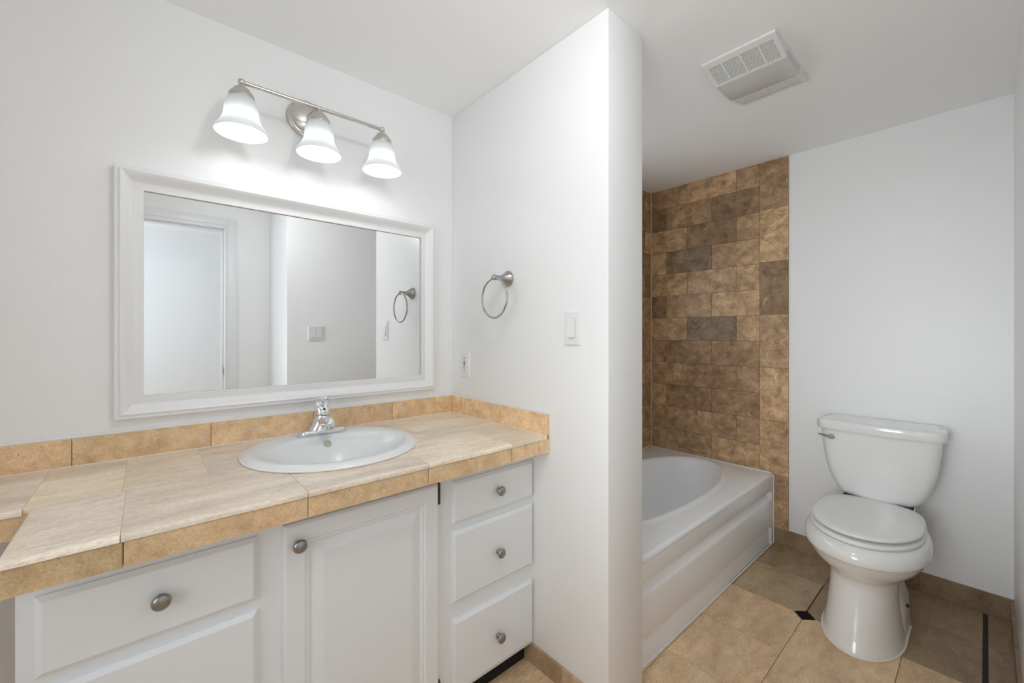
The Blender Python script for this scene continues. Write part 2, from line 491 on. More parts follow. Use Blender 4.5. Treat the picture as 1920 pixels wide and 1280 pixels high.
# tub surround tiles on the far wall
T = {'l': (1.34, 1.28, 1.20), 'm': (1.10, 1.05, 1.00), 'd': (0.72, 0.67, 0.64), 'g': (0.66, 0.67, 0.68), 'x': (0.88, 0.82, 0.77)}
ZR = [2.25] + [2.115 - 0.1555 * k for k in range(12)]
rows = ['B:mlml', 'A:dmd', 'B:ldm', 'A:lgm', 'B:lml', 'A:dml', 'B:lgl', 'A:mxx', 'B:mxm', 'A:lxx', 'B:mmm', 'A:mml']
polys = []
for k, rw in enumerate(rows):
    kind, tones = rw.split(':')
    ys = [-0.055, -0.17, -0.486, -0.769] if kind == 'A' else [-0.055, -0.321, -0.637, -0.769]
    z1, z0 = ZR[k], ZR[k + 1]
    for c in range(3):
        polys.append((rect(ys[c + 1], ys[c], z0, z1, 0.0008), T[tones[c]]))
zb = [2.25, 1.966, 1.653, 1.34, 1.027, 0.714, 0.40, 0.098]
for k, tn in enumerate('xldmllm'):
    polys.append((rect(-0.9185, -0.769, zb[k + 1], zb[k], 0.0008), T[tn]))
sur = tiles('trim_1', polys, lambda u, v, w: (DX + 0.008 - w, u, v), M['walltile'], 0.008)
sur['kind'] = 'structure'; sur['label'] = 'brown travertine wall tiles at the foot of the tub'; sur['category'] = 'wall tile'
link('grout_bed', B(DX + 0.0035, DX + 0.009, -0.918, -0.055, 0.098, H), M['grout'], sur, smooth=False)
polys = []
for k in range(12):
    z1, z0 = ZR[k], ZR[k + 1]
    xs = [0.2, 0.5, 0.815, 1.13, 1.445, 1.68] if k % 2 else [0.2, 0.34, 0.657, 0.972, 1.287, 1.602, 1.68]
    for a, b_ in zip(xs, xs[1:]):
        polys.append((rect(a, b_, z0, z1, 0.0008), T[rnd.choice('mmxld')]))
sur2 = tiles('trim_2', polys, lambda u, v, w: (u, -0.045 - w, v), M['walltile'], 0.008)
sur2['kind'] = 'structure'; sur2['label'] = 'brown travertine wall tiles along the back of the tub'; sur2['category'] = 'wall tile'
struct('trim_3', tube(bmesh.new(), [(DX - 0.002, -0.055, 0.40), (DX - 0.002, -0.055, H)], 0.0045, n=8), M['caulk_tan'], label='beige caulk line in the tiled corner')

# ------------------------------------------------------------------ vanity cabinet
CX0, CX1, FY = -1.259, -0.0003, -0.545
van = thing('vanity_cabinet', 'white painted vanity cabinet under the tan stone countertop', 'cabinet', (-0.63, -0.27, 0))
g = bmesh.new()
# face frame: stiles and rails
for x0, x1 in ((CX0, -1.222), (-0.905, -0.822), (-0.425, -0.345), (-0.02, CX1)):
    box(g, x0, x1, FY, FY + 0.02, 0.072, 0.80)
for x0, x1, zz in ((-1.222, -0.905, ((0.072, 0.10), (0.29, 0.345), (0.57, 0.635), (0.745, 0.80))),
                   (-0.822, -0.425, ((0.072, 0.10), (0.745, 0.80))),
                   (-0.345, -0.02, ((0.072, 0.10), (0.305, 0.385), (0.585, 0.635), (0.745, 0.80)))):
    for z0, z1 in zz: box(g, x0, x1, FY + 0.0004, FY + 0.02, z0, z1)
link('face_frame', g, M['cab'], van, smooth=False)
g = bmesh.new()
box(g, CX0, CX0 + 0.018, FY + 0.02, -0.004, 0.0, 0.80); box(g, CX1 - 0.018, CX1, FY + 0.02, -0.004, 0.073, 0.80)
box(g, CX0 + 0.018, CX1 - 0.018, FY + 0.02, -0.004, 0.072, 0.09)
box(g, CX0 + 0.018, CX1 - 0.018, -0.02, -0.004, 0.09, 0.80)
link('carcass', g, M['cab'], van, smooth=False)
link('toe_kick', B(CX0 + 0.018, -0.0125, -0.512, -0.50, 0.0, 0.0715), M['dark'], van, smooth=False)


link('caulk_bead', tube(bmesh.new(), [(-0.0012, FY + 0.0005, 0.074), (-0.0012, FY + 0.0005, 0.80)], 0.0022, n=8), M['cab'], van)


def knob(parent, x, z, y):
    g = bmesh.new()
    lathe(g, [(0.009, 0), (0.009, 0.002), (0.0055, 0.004), (0.005, 0.011), (0.008, 0.014), (0.0145, 0.0165), (0.0165, 0.0195),
              (0.0155, 0.0235), (0.011, 0.0265), (0.005, 0.028), (0.0005, 0.0285)], (x, y, z), (0, -1, 0), 32)
    return link('knob', g, M['pewter'], parent, angle=60)


def slab_front(x0, x1, z0, z1, y, th=0.0145, bv=0.010):
    """drawer front with a chamfered face"""
    g = bmesh.new()
    def ring(i, yy): return [(x0 + i, yy, z0 + i), (x1 - i, yy, z0 + i), (x1 - i, yy, z1 - i), (x0 + i, yy, z1 - i)]
    loft(g, [ring(0, y), ring(0, y - th * 0.45), ring(0.0015, y - th * 0.5), ring(bv - 0.001, y - th * 0.97), ring(bv, y - th)], cap0=True, cap1=True)
    return g


for x0, x1, z0, z1, kx, kz in ((-0.360, -0.008, 0.622, 0.757, -0.178, 0.691), (-0.360, -0.008, 0.372, 0.597, -0.178, 0.479), (-0.360, -0.008, 0.086, 0.316, -0.178, 0.190),
                               (-1.236, -0.893, 0.612, 0.757, -1.064, 0.690), (-1.236, -0.893, 0.336, 0.587, -1.067, 0.46), (-1.236, -0.893, 0.086, 0.306, -1.067, 0.195)):
    d = link('drawer', slab_front(x0, x1, z0, z1, FY), M['cab'], van, smooth=False)
    knob(d, kx, kz, FY - 0.0143)
# raised panel door
x0, x1, z0, z1 = -0.840, -0.413, 0.086, 0.765
g = bmesh.new()
def ring(i, yy): return [(x0 + i, yy, z0 + i), (x1 - i, yy, z0 + i), (x1 - i, yy, z1 - i), (x0 + i, yy, z1 - i)]
loft(g, [ring(0, FY), ring(0, FY - 0.011), ring(0.006, FY - 0.016), ring(0.046, FY - 0.016), ring(0.050, FY - 0.0125), ring(0.056, FY - 0.0125),
         ring(0.060, FY - 0.008), ring(0.064, FY - 0.008), ring(0.088, FY - 0.0155), ring(0.090, FY - 0.016)], cap0=True, cap1=True)
d = link('door', g, M['cab'], van, smooth=False)
knob(d, -0.809, 0.716, FY - 0.0158)
for z in (0.735, 0.125):
    g = bmesh.new()
    tube(g, [(-0.4105, FY - 0.0125, z - 0.032), (-0.4105, FY - 0.0125, z + 0.032)], 0.0035, n=10)
    box(g, -0.4105, -0.403, FY - 0.004, FY - 0.0005, z - 0.03, z + 0.03)
    link('hinge', g, M['black'], d, smooth=False)

# ------------------------------------------------------------------ countertop
CT = 0.862
ct = thing('countertop', 'tan travertine tile countertop with stone edge and backsplash', 'countertop', (-0.63, -0.3, 0.80))
NX, NY, CF, CLX = -1.268, -0.352, -0.636, -2.019
SC = (-0.631, -0.283); SR = 0.255
def hole_ring(r, n=72): return [(SC[0] + r * math.cos(2 * PI * i / n), SC[1] + r * 0.985 * math.sin(2 * PI * i / n)) for i in range(n)]
# core board with the basin cut-out
g = bmesh.new()
box(g, -0.35, -0.012, CF + 0.012, -0.002, 0.803, 0.846); box(g, NX + 0.012, -0.92, CF + 0.012, -0.002, 0.803, 0.846)
box(g, -0.92, -0.35, CF + 0.012, -0.56, 0.803, 0.846); box(g, -0.92, -0.35, -0.02, -0.002, 0.803, 0.846)
box(g, CLX, NX + 0.012, NY + 0.012, -0.002, 0.803, 0.846)
link('core_board', g, M['grout_tan'], ct, smooth=False)
# top tiles, as one sheet with the basin hole, tinted tile by tile
g = bmesh.new()
tl = g.loops.layers.float_color.new('tone'); sl = g.loops.layers.float_color.new('seed')
rnd = random.Random(11)
def top_tile(x0, x1, y0, y1, front=False, left=False, gp=0.0006):
    """a top tile with its outer edges bull-nosed; clipped away inside the basin hole"""
    t = bmesh.new()
    tt = t.loops.layers.float_color.new('tone'); ts = t.loops.layers.float_color.new('seed')
    X0, X1, Y0, Y1 = x0 + gp, x1 - gp, y0 + gp, y1 - gp
    nx = max(2, int((X1 - X0) / 0.02)); ny = max(2, int((Y1 - Y0) / 0.02))
    v = rnd.uniform(0.95, 1.04); tone = (v, v * rnd.uniform(0.985, 1.01), v * rnd.uniform(0.96, 1.02), 1)
    sd = (rnd.uniform(0, 9), rnd.uniform(0, 9), rnd.uniform(0, 9), 1)
    if front: Y0 = y0
    if left: X0 = x0
    us = [X0 + (X1 - X0) * i / nx for i in range(nx + 1)]; vs_ = [Y0 + (Y1 - Y0) * i / ny for i in range(ny + 1)]
    if front: vs_ = [Y0 + d for d in (0, 0.0008, 0.003, 0.007)] + [y for y in vs_ if y > Y0 + 0.009]
    if left: us = [X0 + d for d in (0, 0.0008, 0.003, 0.007)] + [x for x in us if x > X0 + 0.009]
    def zz(x, y):
        drop = 0
        if front:
            d = y - Y0
            if d < 0.007: drop = max(drop, 0.007 - math.sqrt(max(0, 0.007 ** 2 - (0.007 - d) ** 2)))
        if left:
            d = x - X0
            if d < 0.007: drop = max(drop, 0.007 - math.sqrt(max(0, 0.007 ** 2 - (0.007 - d) ** 2)))
        return CT - drop
    gv = [[t.verts.new((x, y, zz(x, y))) for y in vs_] for x in us]
    for i in range(len(us) - 1):
        for j in range(len(vs_) - 1):
            if min(math.hypot(x - SC[0], (y - SC[1]) / 0.985) for x in us[i:i + 2] for y in vs_[j:j + 2]) < SR - 0.033: continue
            t.faces.new((gv[i][j], gv[i + 1][j], gv[i + 1][j + 1], gv[i][j + 1]))
    # skirts down the outer boundary
    be = [e for e in t.edges if e.is_boundary]
    ex = bmesh.ops.extrude_edge_only(t, edges=be)
    for q in ex['geom']:
        if isinstance(q, bmesh.types.BMVert): q.co.z = CT - 0.0125
    mp = {q: g.verts.new(q.co) for q in t.verts}
    for f in t.faces:
        nf = g.faces.new([mp[q] for q in f.verts])
        for lp in nf.loops: lp[tl] = tone; lp[sl] = sd
    t.free()
xf = [NX, -1.122, -0.806, -0.491, -0.180, -0.013]
for i in range(len(xf) - 1): top_tile(xf[i], xf[i + 1], CF, -0.345, front=True, left=(i == 0))
xb = [CLX, -1.91, -1.595, -1.28, -1.128, -0.965, -0.65, -0.335, -0.013]
for i in range(len(xb) - 1):
    if xb[i + 1] <= -1.2: top_tile(xb[i], xb[i + 1], NY, -0.013, front=True)
    else: top_tile(xb[i], xb[i + 1], -0.345, -0.013)
for v in g.verts: pass
link('top_tile', g, M['counter'], ct, angle=50)
# grout bed just under the tile faces, open where the basin sits
g = bmesh.new()
n = 72
ri = hole_ring(SR - 0.032, n)
def rr(k):
    a = 2 * PI * k / n; dx, dy = math.cos(a), math.sin(a)
    bx = (-0.36 - SC[0]) if dx > 0 else (-0.91 - SC[0]); by = (-0.014 - SC[1]) if dy > 0 else (-0.57 - SC[1])
    s = min(bx / dx if abs(dx) > 1e-6 else 9, by / dy if abs(dy) > 1e-6 else 9)
    return (SC[0] + dx * s, SC[1] + dy * s)
loft(g, [[(x, y, CT - 0.0007) for x, y in ri], [(*rr(k), CT - 0.0007) for k in range(n)]])
box(g, -0.40, -0.014, CF + 0.008, -0.014, 0.846, CT - 0.0008); box(g, NX + 0.008, -0.88, CF + 0.008, -0.014, 0.846, CT - 0.0008)
box(g, -0.88, -0.40, CF + 0.008, -0.55, 0.846, CT - 0.0008); box(g, CLX, NX + 0.008, NY + 0.008, -0.014, 0.846, CT - 0.0008)
link('grout_bed', g, M['grout_tan'], ct, smooth=False)
# front edge tiles
et = []
xe = [NX + 0.003, -1.118, -0.806, -0.491, -0.180, -0.001]
falloff_tone = [(0.70, 0.71, 0.69), (0.86, 0.85, 0.84), (0.90, 0.90, 0.90), (0.94, 0.95, 0.95), (1.02, 1.02, 1.03)]  # light falloff painted into the tints, darker to the left
for i in range(5): et.append((rect(xe[i], xe[i + 1], 0.801, 0.8495, 0.0009), falloff_tone[i]))
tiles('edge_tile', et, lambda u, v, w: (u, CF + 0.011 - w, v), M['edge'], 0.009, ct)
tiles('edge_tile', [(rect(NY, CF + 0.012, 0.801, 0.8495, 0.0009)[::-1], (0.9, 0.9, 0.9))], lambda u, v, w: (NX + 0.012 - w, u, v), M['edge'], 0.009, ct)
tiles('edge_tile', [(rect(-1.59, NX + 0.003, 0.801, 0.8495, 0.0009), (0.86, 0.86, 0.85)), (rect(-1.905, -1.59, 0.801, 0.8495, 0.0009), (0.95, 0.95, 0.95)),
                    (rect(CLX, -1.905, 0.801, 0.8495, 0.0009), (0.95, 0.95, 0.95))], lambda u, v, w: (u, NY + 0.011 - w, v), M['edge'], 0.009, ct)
# backsplash strips
bt = []
xs = [CLX, -1.867, -1.554, -1.241, -0.930, -0.618, -0.306, -0.0125]
for i in range(7):
    v = [0.95, 1, 1.0, 0.97, 1.0, 0.95, 0.98][i]; bt.append((rect(xs[i], xs[i + 1], CT + 0.0005, 0.938, 0.0006), (v, v, v)))
tiles('backsplash', bt, lambda u, v, w: (u, -w - 0.0004, v), M['edge'], 0.012, ct)
tiles('backsplash', [(rect(-0.31, -0.0005, CT + 0.0005, 0.938, 0.0006), (1.06, 1.05, 1.05)), (rect(-0.632, -0.31, CT + 0.0005, 0.938, 0.0006), (1.08, 1.06, 1.04))],
      lambda u, v, w: (-w - 0.0004, u, v), M['edge'], 0.012, ct)
g = bmesh.new()
tube(g, [(CLX + 0.002, -0.0042, 0.9400), (-0.0042, -0.0042, 0.9400), (-0.0042, -0.634, 0.9400)], 0.0042, n=8)
tube(g, [(CLX + 0.002, -0.0135, CT + 0.0005), (-0.0135, -0.0135, CT + 0.0005), (-0.0135, -0.632, CT + 0.0005)], 0.0014, n=8)
link('caulk_bead', g, M['caulk'], ct)

# ------------------------------------------------------------------ sink
sk = thing('sink', 'white oval drop-in sink set into the tan stone countertop', 'sink', (SC[0], SC[1], CT))
# (radius, height, 0 = centred on the rim .. 1 = hollow set forward of the faucet deck)
prof = [(SR - 0.037, CT + 0.0008, 0), (SR - 0.001, CT + 0.0009, 0), (SR + 0.001, CT + 0.004, 0), (SR - 0.003, CT + 0.010, 0), (SR - 0.012, CT + 0.0145, 0), (SR - 0.022, CT + 0.0155, 0),
        (SR - 0.034, CT + 0.0142, 0), (0.2155, CT + 0.0135, 1), (0.2125, CT + 0.0115, 1), (0.2085, CT + 0.0075, 1), (0.202, CT + 0.0025, 1), (0.190, CT - 0.003, 1), (0.172, CT - 0.0125, 1), (0.150, CT - 0.029, 1),
        (0.125, CT - 0.055, 1), (0.100, CT - 0.085, 1), (0.072, CT - 0.110, 1), (0.045, CT - 0.120, 1), (0.024, CT - 0.1225, 1)]
g = bmesh.new(); rings = []
nn = 96
def sink_pt(r, a, fwd, z): return (SC[0] + r * math.cos(a), SC[1] + r * (0.985 - 0.185 * fwd) * math.sin(a) - 0.0395 * fwd, z)
for r, z, fwd in prof:
    rings.append([sink_pt(r, 2 * PI * i / nn, fwd, z) for i in range(nn)])
loft(g, rings)
under = [[sink_pt(r, 2 * PI * i / nn, f_, z) for i in range(nn)] for r, f_, z in ((0.2165, 0.15, CT - 0.004), (0.2155, 0.5, CT - 0.02), (0.206, 1, CT - 0.05), (0.15, 1, CT - 0.128), (0.05, 1, CT - 0.152))]
loft(g, [rings[0]] + under, cap1=True)
basin = link('basin', g, M['sinkpor'], sk, angle=60)
g = lathe(bmesh.new(), [(0.0245, 0), (0.0245, 0.003), (0.018, 0.004), (0.017, 0.001), (0.0005, 0.001)], (SC[0], SC[1] - 0.0395, CT - 0.1230))
link('drain', g, M['chrome'], sk)
g = lathe(bmesh.new(), [(0.0135, -0.004), (0.0135, 0.0015), (0.010, 0.002), (0.0095, 0.0005), (0.0005, 0.0005)], (-0.6225, -0.1825, CT - 0.0110), (0.0, -0.57, 0.82), 28)
link('overflow_ring', g, M['overflow'], sk)
ov = tube(bmesh.new(), [(SC[0] + (SR + 0.001) * math.cos(a), SC[1] + (SR + 0.001) * 0.985 * math.sin(a), CT + 0.0032) for a in [2 * PI * i / 96 for i in range(96)]], 0.0027, n=8, closed=True)
link('caulk_bead', ov, M['caulk'], sk)

# ------------------------------------------------------------------ faucet
FX, FYc, FZ = -0.620, -0.119, CT + 0.0150
fa = thing('faucet', 'chrome single-lever faucet standing on the back of the white sink', 'faucet', (FX, FYc, FZ))
def stadium(hl, r, z, n=12, cx=FX, cy=FYc):
    p = []
    for k in range(n + 1): a = -PI / 2 + PI * k / n; p.append((cx + hl + r * math.cos(a), cy + r * math.sin(a), z))
    for k in range(n + 1): a = PI / 2 + PI * k / n; p.append((cx - hl + r * math.cos(a), cy + r * math.sin(a), z))
    return p
g = bmesh.new()
loft(g, [stadium(0.053, 0.0255, FZ - 0.001), stadium(0.053, 0.027, FZ + 0.001), stadium(0.053, 0.027, FZ + 0.011), stadium(0.053, 0.0255, FZ + 0.0135), stadium(0.05, 0.021, FZ + 0.0155), stadium(0.045, 0.012, FZ + 0.0165)], cap0=True, cap1=True)
link('base_plate', g, M['chrome'], fa, angle=40)
g = bmesh.new()
def ell(cx, cy, rx, ry, z, n=36): return [(cx + rx * math.cos(2 * PI * i / n), cy + ry * math.sin(2 * PI * i / n), z) for i in range(n)]
loft(g, [ell(FX, FYc - 0.002, 0.048, 0.0255, FZ + 0.011), ell(FX, FYc - 0.002, 0.043, 0.025, FZ + 0.019), ell(FX, FYc, 0.035, 0.0245, FZ + 0.032), ell(FX, FYc, 0.0285, 0.024, FZ + 0.046),
         ell(FX, FYc, 0.0255, 0.0238, FZ + 0.058), ell(FX, FYc, 0.0248, 0.0238, FZ + 0.064), ell(FX, FYc, 0.022, 0.021, FZ + 0.0655)], cap0=True, cap1=True)
link('body', g, M['chrome'], fa, angle=50)
g = bmesh.new()
tube(g, [(FX, FYc - 0.002, FZ + 0.040), (FX, FYc - 0.03, FZ + 0.046), (FX, FYc - 0.06, FZ + 0.0495), (FX, FYc - 0.085, FZ + 0.0495), (FX, FYc - 0.096, FZ + 0.0475), (FX, FYc - 0.102, FZ + 0.0455)],
     [0.021, 0.0195, 0.017, 0.0155, 0.0125, 0.004], n=24)
sp = link('spout', g, M['chrome'], fa, angle=60)
g = lathe(bmesh.new(), [(0.0105, 0), (0.0108, -0.012), (0.009, -0.013), (0.0005, -0.013)], (FX, FYc - 0.083, FZ + 0.038), n=24)
link('aerator', g, M['nickel'], sp)
# lever: dome that leans back and sweeps up into a forward tip
g = bmesh.new()
sec = [(0.0, 0.0655, 0.0245, 0.0235), (0.0, 0.072, 0.0262, 0.0245), (0.001, 0.084, 0.0262, 0.024), (0.003, 0.096, 0.0252, 0.0215), (0.004, 0.106, 0.0235, 0.017), (0.001, 0.115, 0.0215, 0.0115),
       (-0.009, 0.1215, 0.0195, 0.007), (-0.024, 0.1245, 0.017, 0.0042), (-0.040, 0.1270, 0.0135, 0.0030), (-0.048, 0.1290, 0.007, 0.0018)]
rings = []
for k, (dy, z, rx, ry) in enumerate(sec):
    tilt = [0, 0, 0.1, 0.2, 0.4, 0.8, 1.15, 1.3, 1.25, 1.25][k]
    ring_ = []
    for i in range(32):
        a = 2 * PI * i / 32
        u, w = rx * math.cos(a), ry * math.sin(a)
        ring_.append((FX + u, FYc + dy + w * math.cos(tilt), FZ + z + w * math.sin(tilt)))
    rings.append(ring_)
loft(g, rings, cap0=True, cap1=True)
lv = link('lever', g, M['chrome'], fa, angle=60)
g = lathe(bmesh.new(), [(0.0042, 0), (0.0042, 0.001), (0.0005, 0.0012)], (FX, FYc - 0.0208, FZ + 0.087), (0, -1, 0.12), 18)
link('set_screw_cap', g, M['black'], lv)

# ------------------------------------------------------------------ mirror
def fr(px, py, d): return at(px, py, -d)
mx0 = fr(213.2, 500, 0.026)[0]; mx1 = fr(816, 500, 0.026)[0]
mz1 = fr(213.2, 303.4, 0.026)[1]; mz0 = fr(214.6, 788.4, 0.026)[1]
mi = thing('mirror', 'large white framed wall mirror above the countertop', 'mirror', ((mx0 + mx1) / 2, 0, (mz0 + mz1) / 2))
pf = [(0.0, 0.0005), (0.0, 0.024), (0.0015, 0.026), (0.0115, 0.026), (0.0120, 0.0305), (0.0145, 0.0315), (0.019, 0.0295), (0.024, 0.0260), (0.030, 0.0195), (0.035, 0.0130),
      (0.0385, 0.0090), (0.0405, 0.0080), (0.042, 0.0090), (0.0625, 0.0155), (0.064, 0.0150), (0.0645, 0.0045)]
g = bmesh.new(); rings = []
for u, v in pf:
    rings.append([(mx0 + u, -v, mz0 + u), (mx1 - u, -v, mz0 + u), (mx1 - u, -v, mz1 - u), (mx0 + u, -v, mz1 - u)])
loft(g, rings)
for f in g.faces: f.smooth = True
link('frame', g, M['frame'], mi, angle=32)
g = bmesh.new(); u = 0.058
loft(g, [[(mx0 + u, -0.004, mz0 + u), (mx1 - u, -0.004, mz0 + u), (mx1 - u, -0.004, mz1 - u), (mx0 + u, -0.004, mz1 - u)],
         [(mx0 + u, -0.0065, mz0 + u), (mx1 - u, -0.0065, mz0 + u), (mx1 - u, -0.0065, mz1 - u), (mx0 + u, -0.0065, mz1 - u)]], cap0=True, cap1=True)
link('glass', g, M['mirror'], mi, smooth=False)

# ------------------------------------------------------------------ vanity light
LX, LY, LZ = -0.637, -0.140, 2.008
vl = thing('vanity_light', 'brushed nickel three-bulb vanity light with frosted bell shades above the mirror', 'lamp', (LX, 0, LZ))
g = lathe(bmesh.new(), [(0.068, 0.0005), (0.069, 0.004), (0.066, 0.010), (0.060, 0.014), (0.057, 0.0145), (0.055, 0.018), (0.050, 0.024), (0.040, 0.028), (0.022, 0.031), (0.0005, 0.032)],
          (LX - 0.003, 0, LZ + 0.012), (0, -1, 0), 56)
bp_ = link('back_plate', g, M['nickel'], vl, angle=25)
g = bmesh.new()
tube(g, [(LX, -0.028, LZ + 0.012), (LX, -0.06, LZ + 0.011), (LX, -0.10, LZ + 0.006), (LX, LY, LZ)], [0.011, 0.0085, 0.0075, 0.0075], n=16)
link('arm', g, M['nickel'], vl)
for c_ in ((LX - 0.052, -0.020, LZ + 0.012), (LX + 0.046, -0.020, LZ + 0.012)):
    g = uvsphere(bmesh.new(), Vector(c_), 0.0075); link('finial_screw', g, M['nickel'], vl)
tube_pts = [(LX - 0.228, LY, LZ), (LX + 0.228, LY, LZ)]
g = tube(bmesh.new(), tube_pts, 0.0065, n=18)
for s in (-1, 1):
    uvsphere(g, Vector((LX + s * 0.228, LY, LZ)), 0.0105)
link('bar', g, M['nickel'], vl, angle=60)
for k in (-1, 0, 1):
    x = LX + 0.228 * k
    g = lathe(bmesh.new(), [(0.0065, -0.004), (0.0065, -0.012), (0.011, -0.0125), (0.013, -0.016), (0.021, -0.022), (0.024, -0.027), (0.0245, -0.030), (0.030, -0.034), (0.0345, -0.041),
                            (0.0355, -0.046), (0.0355, -0.053), (0.033, -0.053), (0.030, -0.046), (0.0005, -0.040)], (x, LY, LZ), n=40)
    sh = link('socket_cup', g, M['nickel'], vl, angle=40)
    ou = [(0.0335, -0.050), (0.037, -0.056), (0.0415, -0.064), (0.0445, -0.075), (0.0462, -0.088), (0.0475, -0.101), (0.0495, -0.113), (0.0535, -0.124), (0.0595, -0.135), (0.0665, -0.145), (0.0715, -0.152), (0.0735, -0.157), (0.0735, -0.1595)]
    inn = [(r - 0.0032, h + 0.0005) for r, h in ou[::-1]]
    inn[0] = (0.0715, -0.1605)
    g = bmesh.new(); rings = []
    for r, h in ou + inn: rings.append([(x + r * math.cos(2 * PI * i / 48), LY + r * math.sin(2 * PI * i / 48), LZ + h) for i in range(48)])
    loft(g, rings)
    link('shade', g, M['shade'], vl, angle=70)
    g = lathe(bmesh.new(), [(0.013, -0.046), (0.0135, -0.068), (0.0165, -0.080), (0.0215, -0.090), (0.0255, -0.099), (0.0245, -0.0992), (0.0005, -0.0992)], (x, LY, LZ), n=32)
    bb = link('bulb', g, M['plastic'], vl, angle=50)
    g = lathe(bmesh.new(), [(0.0005, -0.0994), (0.0245, -0.0994), (0.0265, -0.103), (0.0290, -0.111), (0.0300, -0.122), (0.0290, -0.134), (0.0240, -0.146), (0.0155, -0.154), (0.006, -0.157), (0.0005, -0.1575)], (x, LY, LZ), n=32)
    link('lit_dome', g, M['bulb'], bb, angle=80)

# ------------------------------------------------------------------ towel ring
tr_ = thing('towel_ring', 'brushed nickel towel ring on the white partition wall', 'towel ring', (0, -0.405, 1.446))
g = lathe(bmesh.new(), [(0.0315, 0.0005), (0.0318, 0.004), (0.029, 0.008), (0.0265, 0.0115), (0.0225, 0.017), (0.0165, 0.026), (0.012, 0.035), (0.0098, 0.046), (0.0092, 0.058), (0.0098, 0.066), (0.0005, 0.0665)],
          (0, -0.405, 1.446), (-1, 0, 0), 40)
link('post', g, M['satin'], tr_, angle=50)
g = uvsphere(bmesh.new(), Vector((-0.072, -0.405, 1.446)), 0.0115)
link('end_ball', g, M['satin'], tr_)
rr_ = 0.0765
g = tube(bmesh.new(), [(-0.072 , -0.405 + rr_ * math.sin(a), 1.446 - 0.004 - rr_ + rr_ * math.cos(a)) for a in [2 * PI * i / 72 for i in range(72)]], 0.0042, n=12, closed=True)
link('ring', g, M['satin'], tr_, angle=80)

# ------------------------------------------------------------------ switches and outlet
def plate(g, frame, w, h, th=0.0065):
    def r_(i, d): return [frame(-w / 2 + i, -h / 2 + i, d), frame(w / 2 - i, -h / 2 + i, d), frame(w / 2 - i, h / 2 - i, d), frame(-w / 2 + i, h / 2 - i, d)]
    loft(g, [r_(0, 0.0003), r_(0, th * 0.4), r_(0.003, th * 0.85), r_(0.006, th)], cap0=True, cap1=True)
def slab(g, frame, u0, u1, v0, v1, d0, d1, b_=0.0008):
    def r_(i, d): return [frame(u0 + i, v0 + i, d), frame(u1 - i, v0 + i, d), frame(u1 - i, v1 - i, d), frame(u0 + i, v1 - i, d)]
    loft(g, [r_(0, d0), r_(0, d1 - b_), r_(b_, d1)], cap0=True, cap1=True)
def rocker(parent, fr_, u, d):
    g = bmesh.new(); slab(g, fr_, u - 0.0165, u + 0.0170, -0.0335, 0.0330, d - 0.001, d + 0.0006)
    s = link('rocker_gap_shade', g, M['gap'], parent, smooth=False)  # dark slab standing in for the shadow gap round the rocker
    g = bmesh.new()
    a = [fr_(u - 0.0155, -0.032, d), fr_(u + 0.0155, -0.032, d), fr_(u + 0.0155, 0.032, d), fr_(u - 0.0155, 0.032, d)]
    b_ = [fr_(u - 0.0155, -0.032, d + 0.0075), fr_(u + 0.0155, -0.032, d + 0.0075), fr_(u + 0.0155, 0.032, d + 0.0015), fr_(u - 0.0155, 0.032, d + 0.0015)]
    loft(g, [a, b_], cap0=True, cap1=True)
    link('rocker', g, M['plastic'], s, smooth=False)
def screw(parent, fr_, u, v, d):
    o = Vector(fr_(u, v, d)); ax = Vector(fr_(u, v, d + 1)) - o
    link('screw', lathe(bmesh.new(), [(0.0032, -0.0005), (0.0032, 0.0006), (0.0022, 0.001), (0.0005, 0.001)], o, ax, 16), M['plastic'], parent)
SY, SZ = -0.742, 1.246
ls = thing('light_switch', 'white single rocker light switch on the partition wall beside the towel ring', 'light switch', (0, SY, SZ))
f1 = lambda u, v, d: (-d, SY - u, SZ + v)
g = bmesh.new(); plate(g, f1, 0.073, 0.118); link('plate', g, M['plastic'], ls, smooth=False)
rocker(ls, f1, 0, 0.006)
for v in (-0.0485, 0.0485): screw(ls, f1, 0, v, 0.006)
OY, OZ = -0.111, 1.091
oc = thing('power_outlet', 'white wall outlet with red and black buttons in the corner above the backsplash', 'outlet', (0, OY, OZ))
f2 = lambda u, v, d: (-d, OY - u, OZ + v)
g = bmesh.new(); plate(g, f2, 0.072, 0.121); link('plate', g, M['plastic'], oc, smooth=False)
g = bmesh.new(); slab(g, f2, -0.0175, 0.0175, -0.035, 0.035, 0.005, 0.0078); rc = link('receptacle', g, M['plastic'], oc, smooth=False)
for sgn, zc in ((1, 0.026), (-1, -0.0165)):
    for u in (-0.006, 0.006):
        g = bmesh.new(); slab(g, f2, u - 0.0016, u + 0.0016, zc - 0.0045, zc + 0.0045, 0.007, 0.0080, 0.0001); link('slot', g, M['slot'], rc, smooth=False)
    g = bmesh.new(); slab(g, f2, -0.0022, 0.0022, zc - 0.0145, zc - 0.0095, 0.007, 0.0080, 0.0001); link('ground_slot', g, M['black'], rc, smooth=False)
g = bmesh.new(); slab(g, f2, -0.0065, 0.0065, 0.0025, 0.0085, 0.007, 0.0090); rb = link('reset_button', g, M['red'], rc, smooth=False); rb['label'] = 'dark red button'
g = bmesh.new(); slab(g, f2, -0.0055, 0.0055, -0.0065, -0.0005, 0.007, 0.0090); rb = link('test_button', g, M['black'], rc, smooth=False); rb['label'] = 'black button'
for v in (-0.049, 0.049): screw(oc, f2, 0, v, 0.006)
DXs, DZs = -0.11, 1.229
ds = thing('double_light_switch', 'white double rocker light switch on the right wall, seen in the mirror', 'light switch', (DXs, RY, DZs))
f3 = lambda u, v, d: (DXs - u, RY + d, DZs + v)
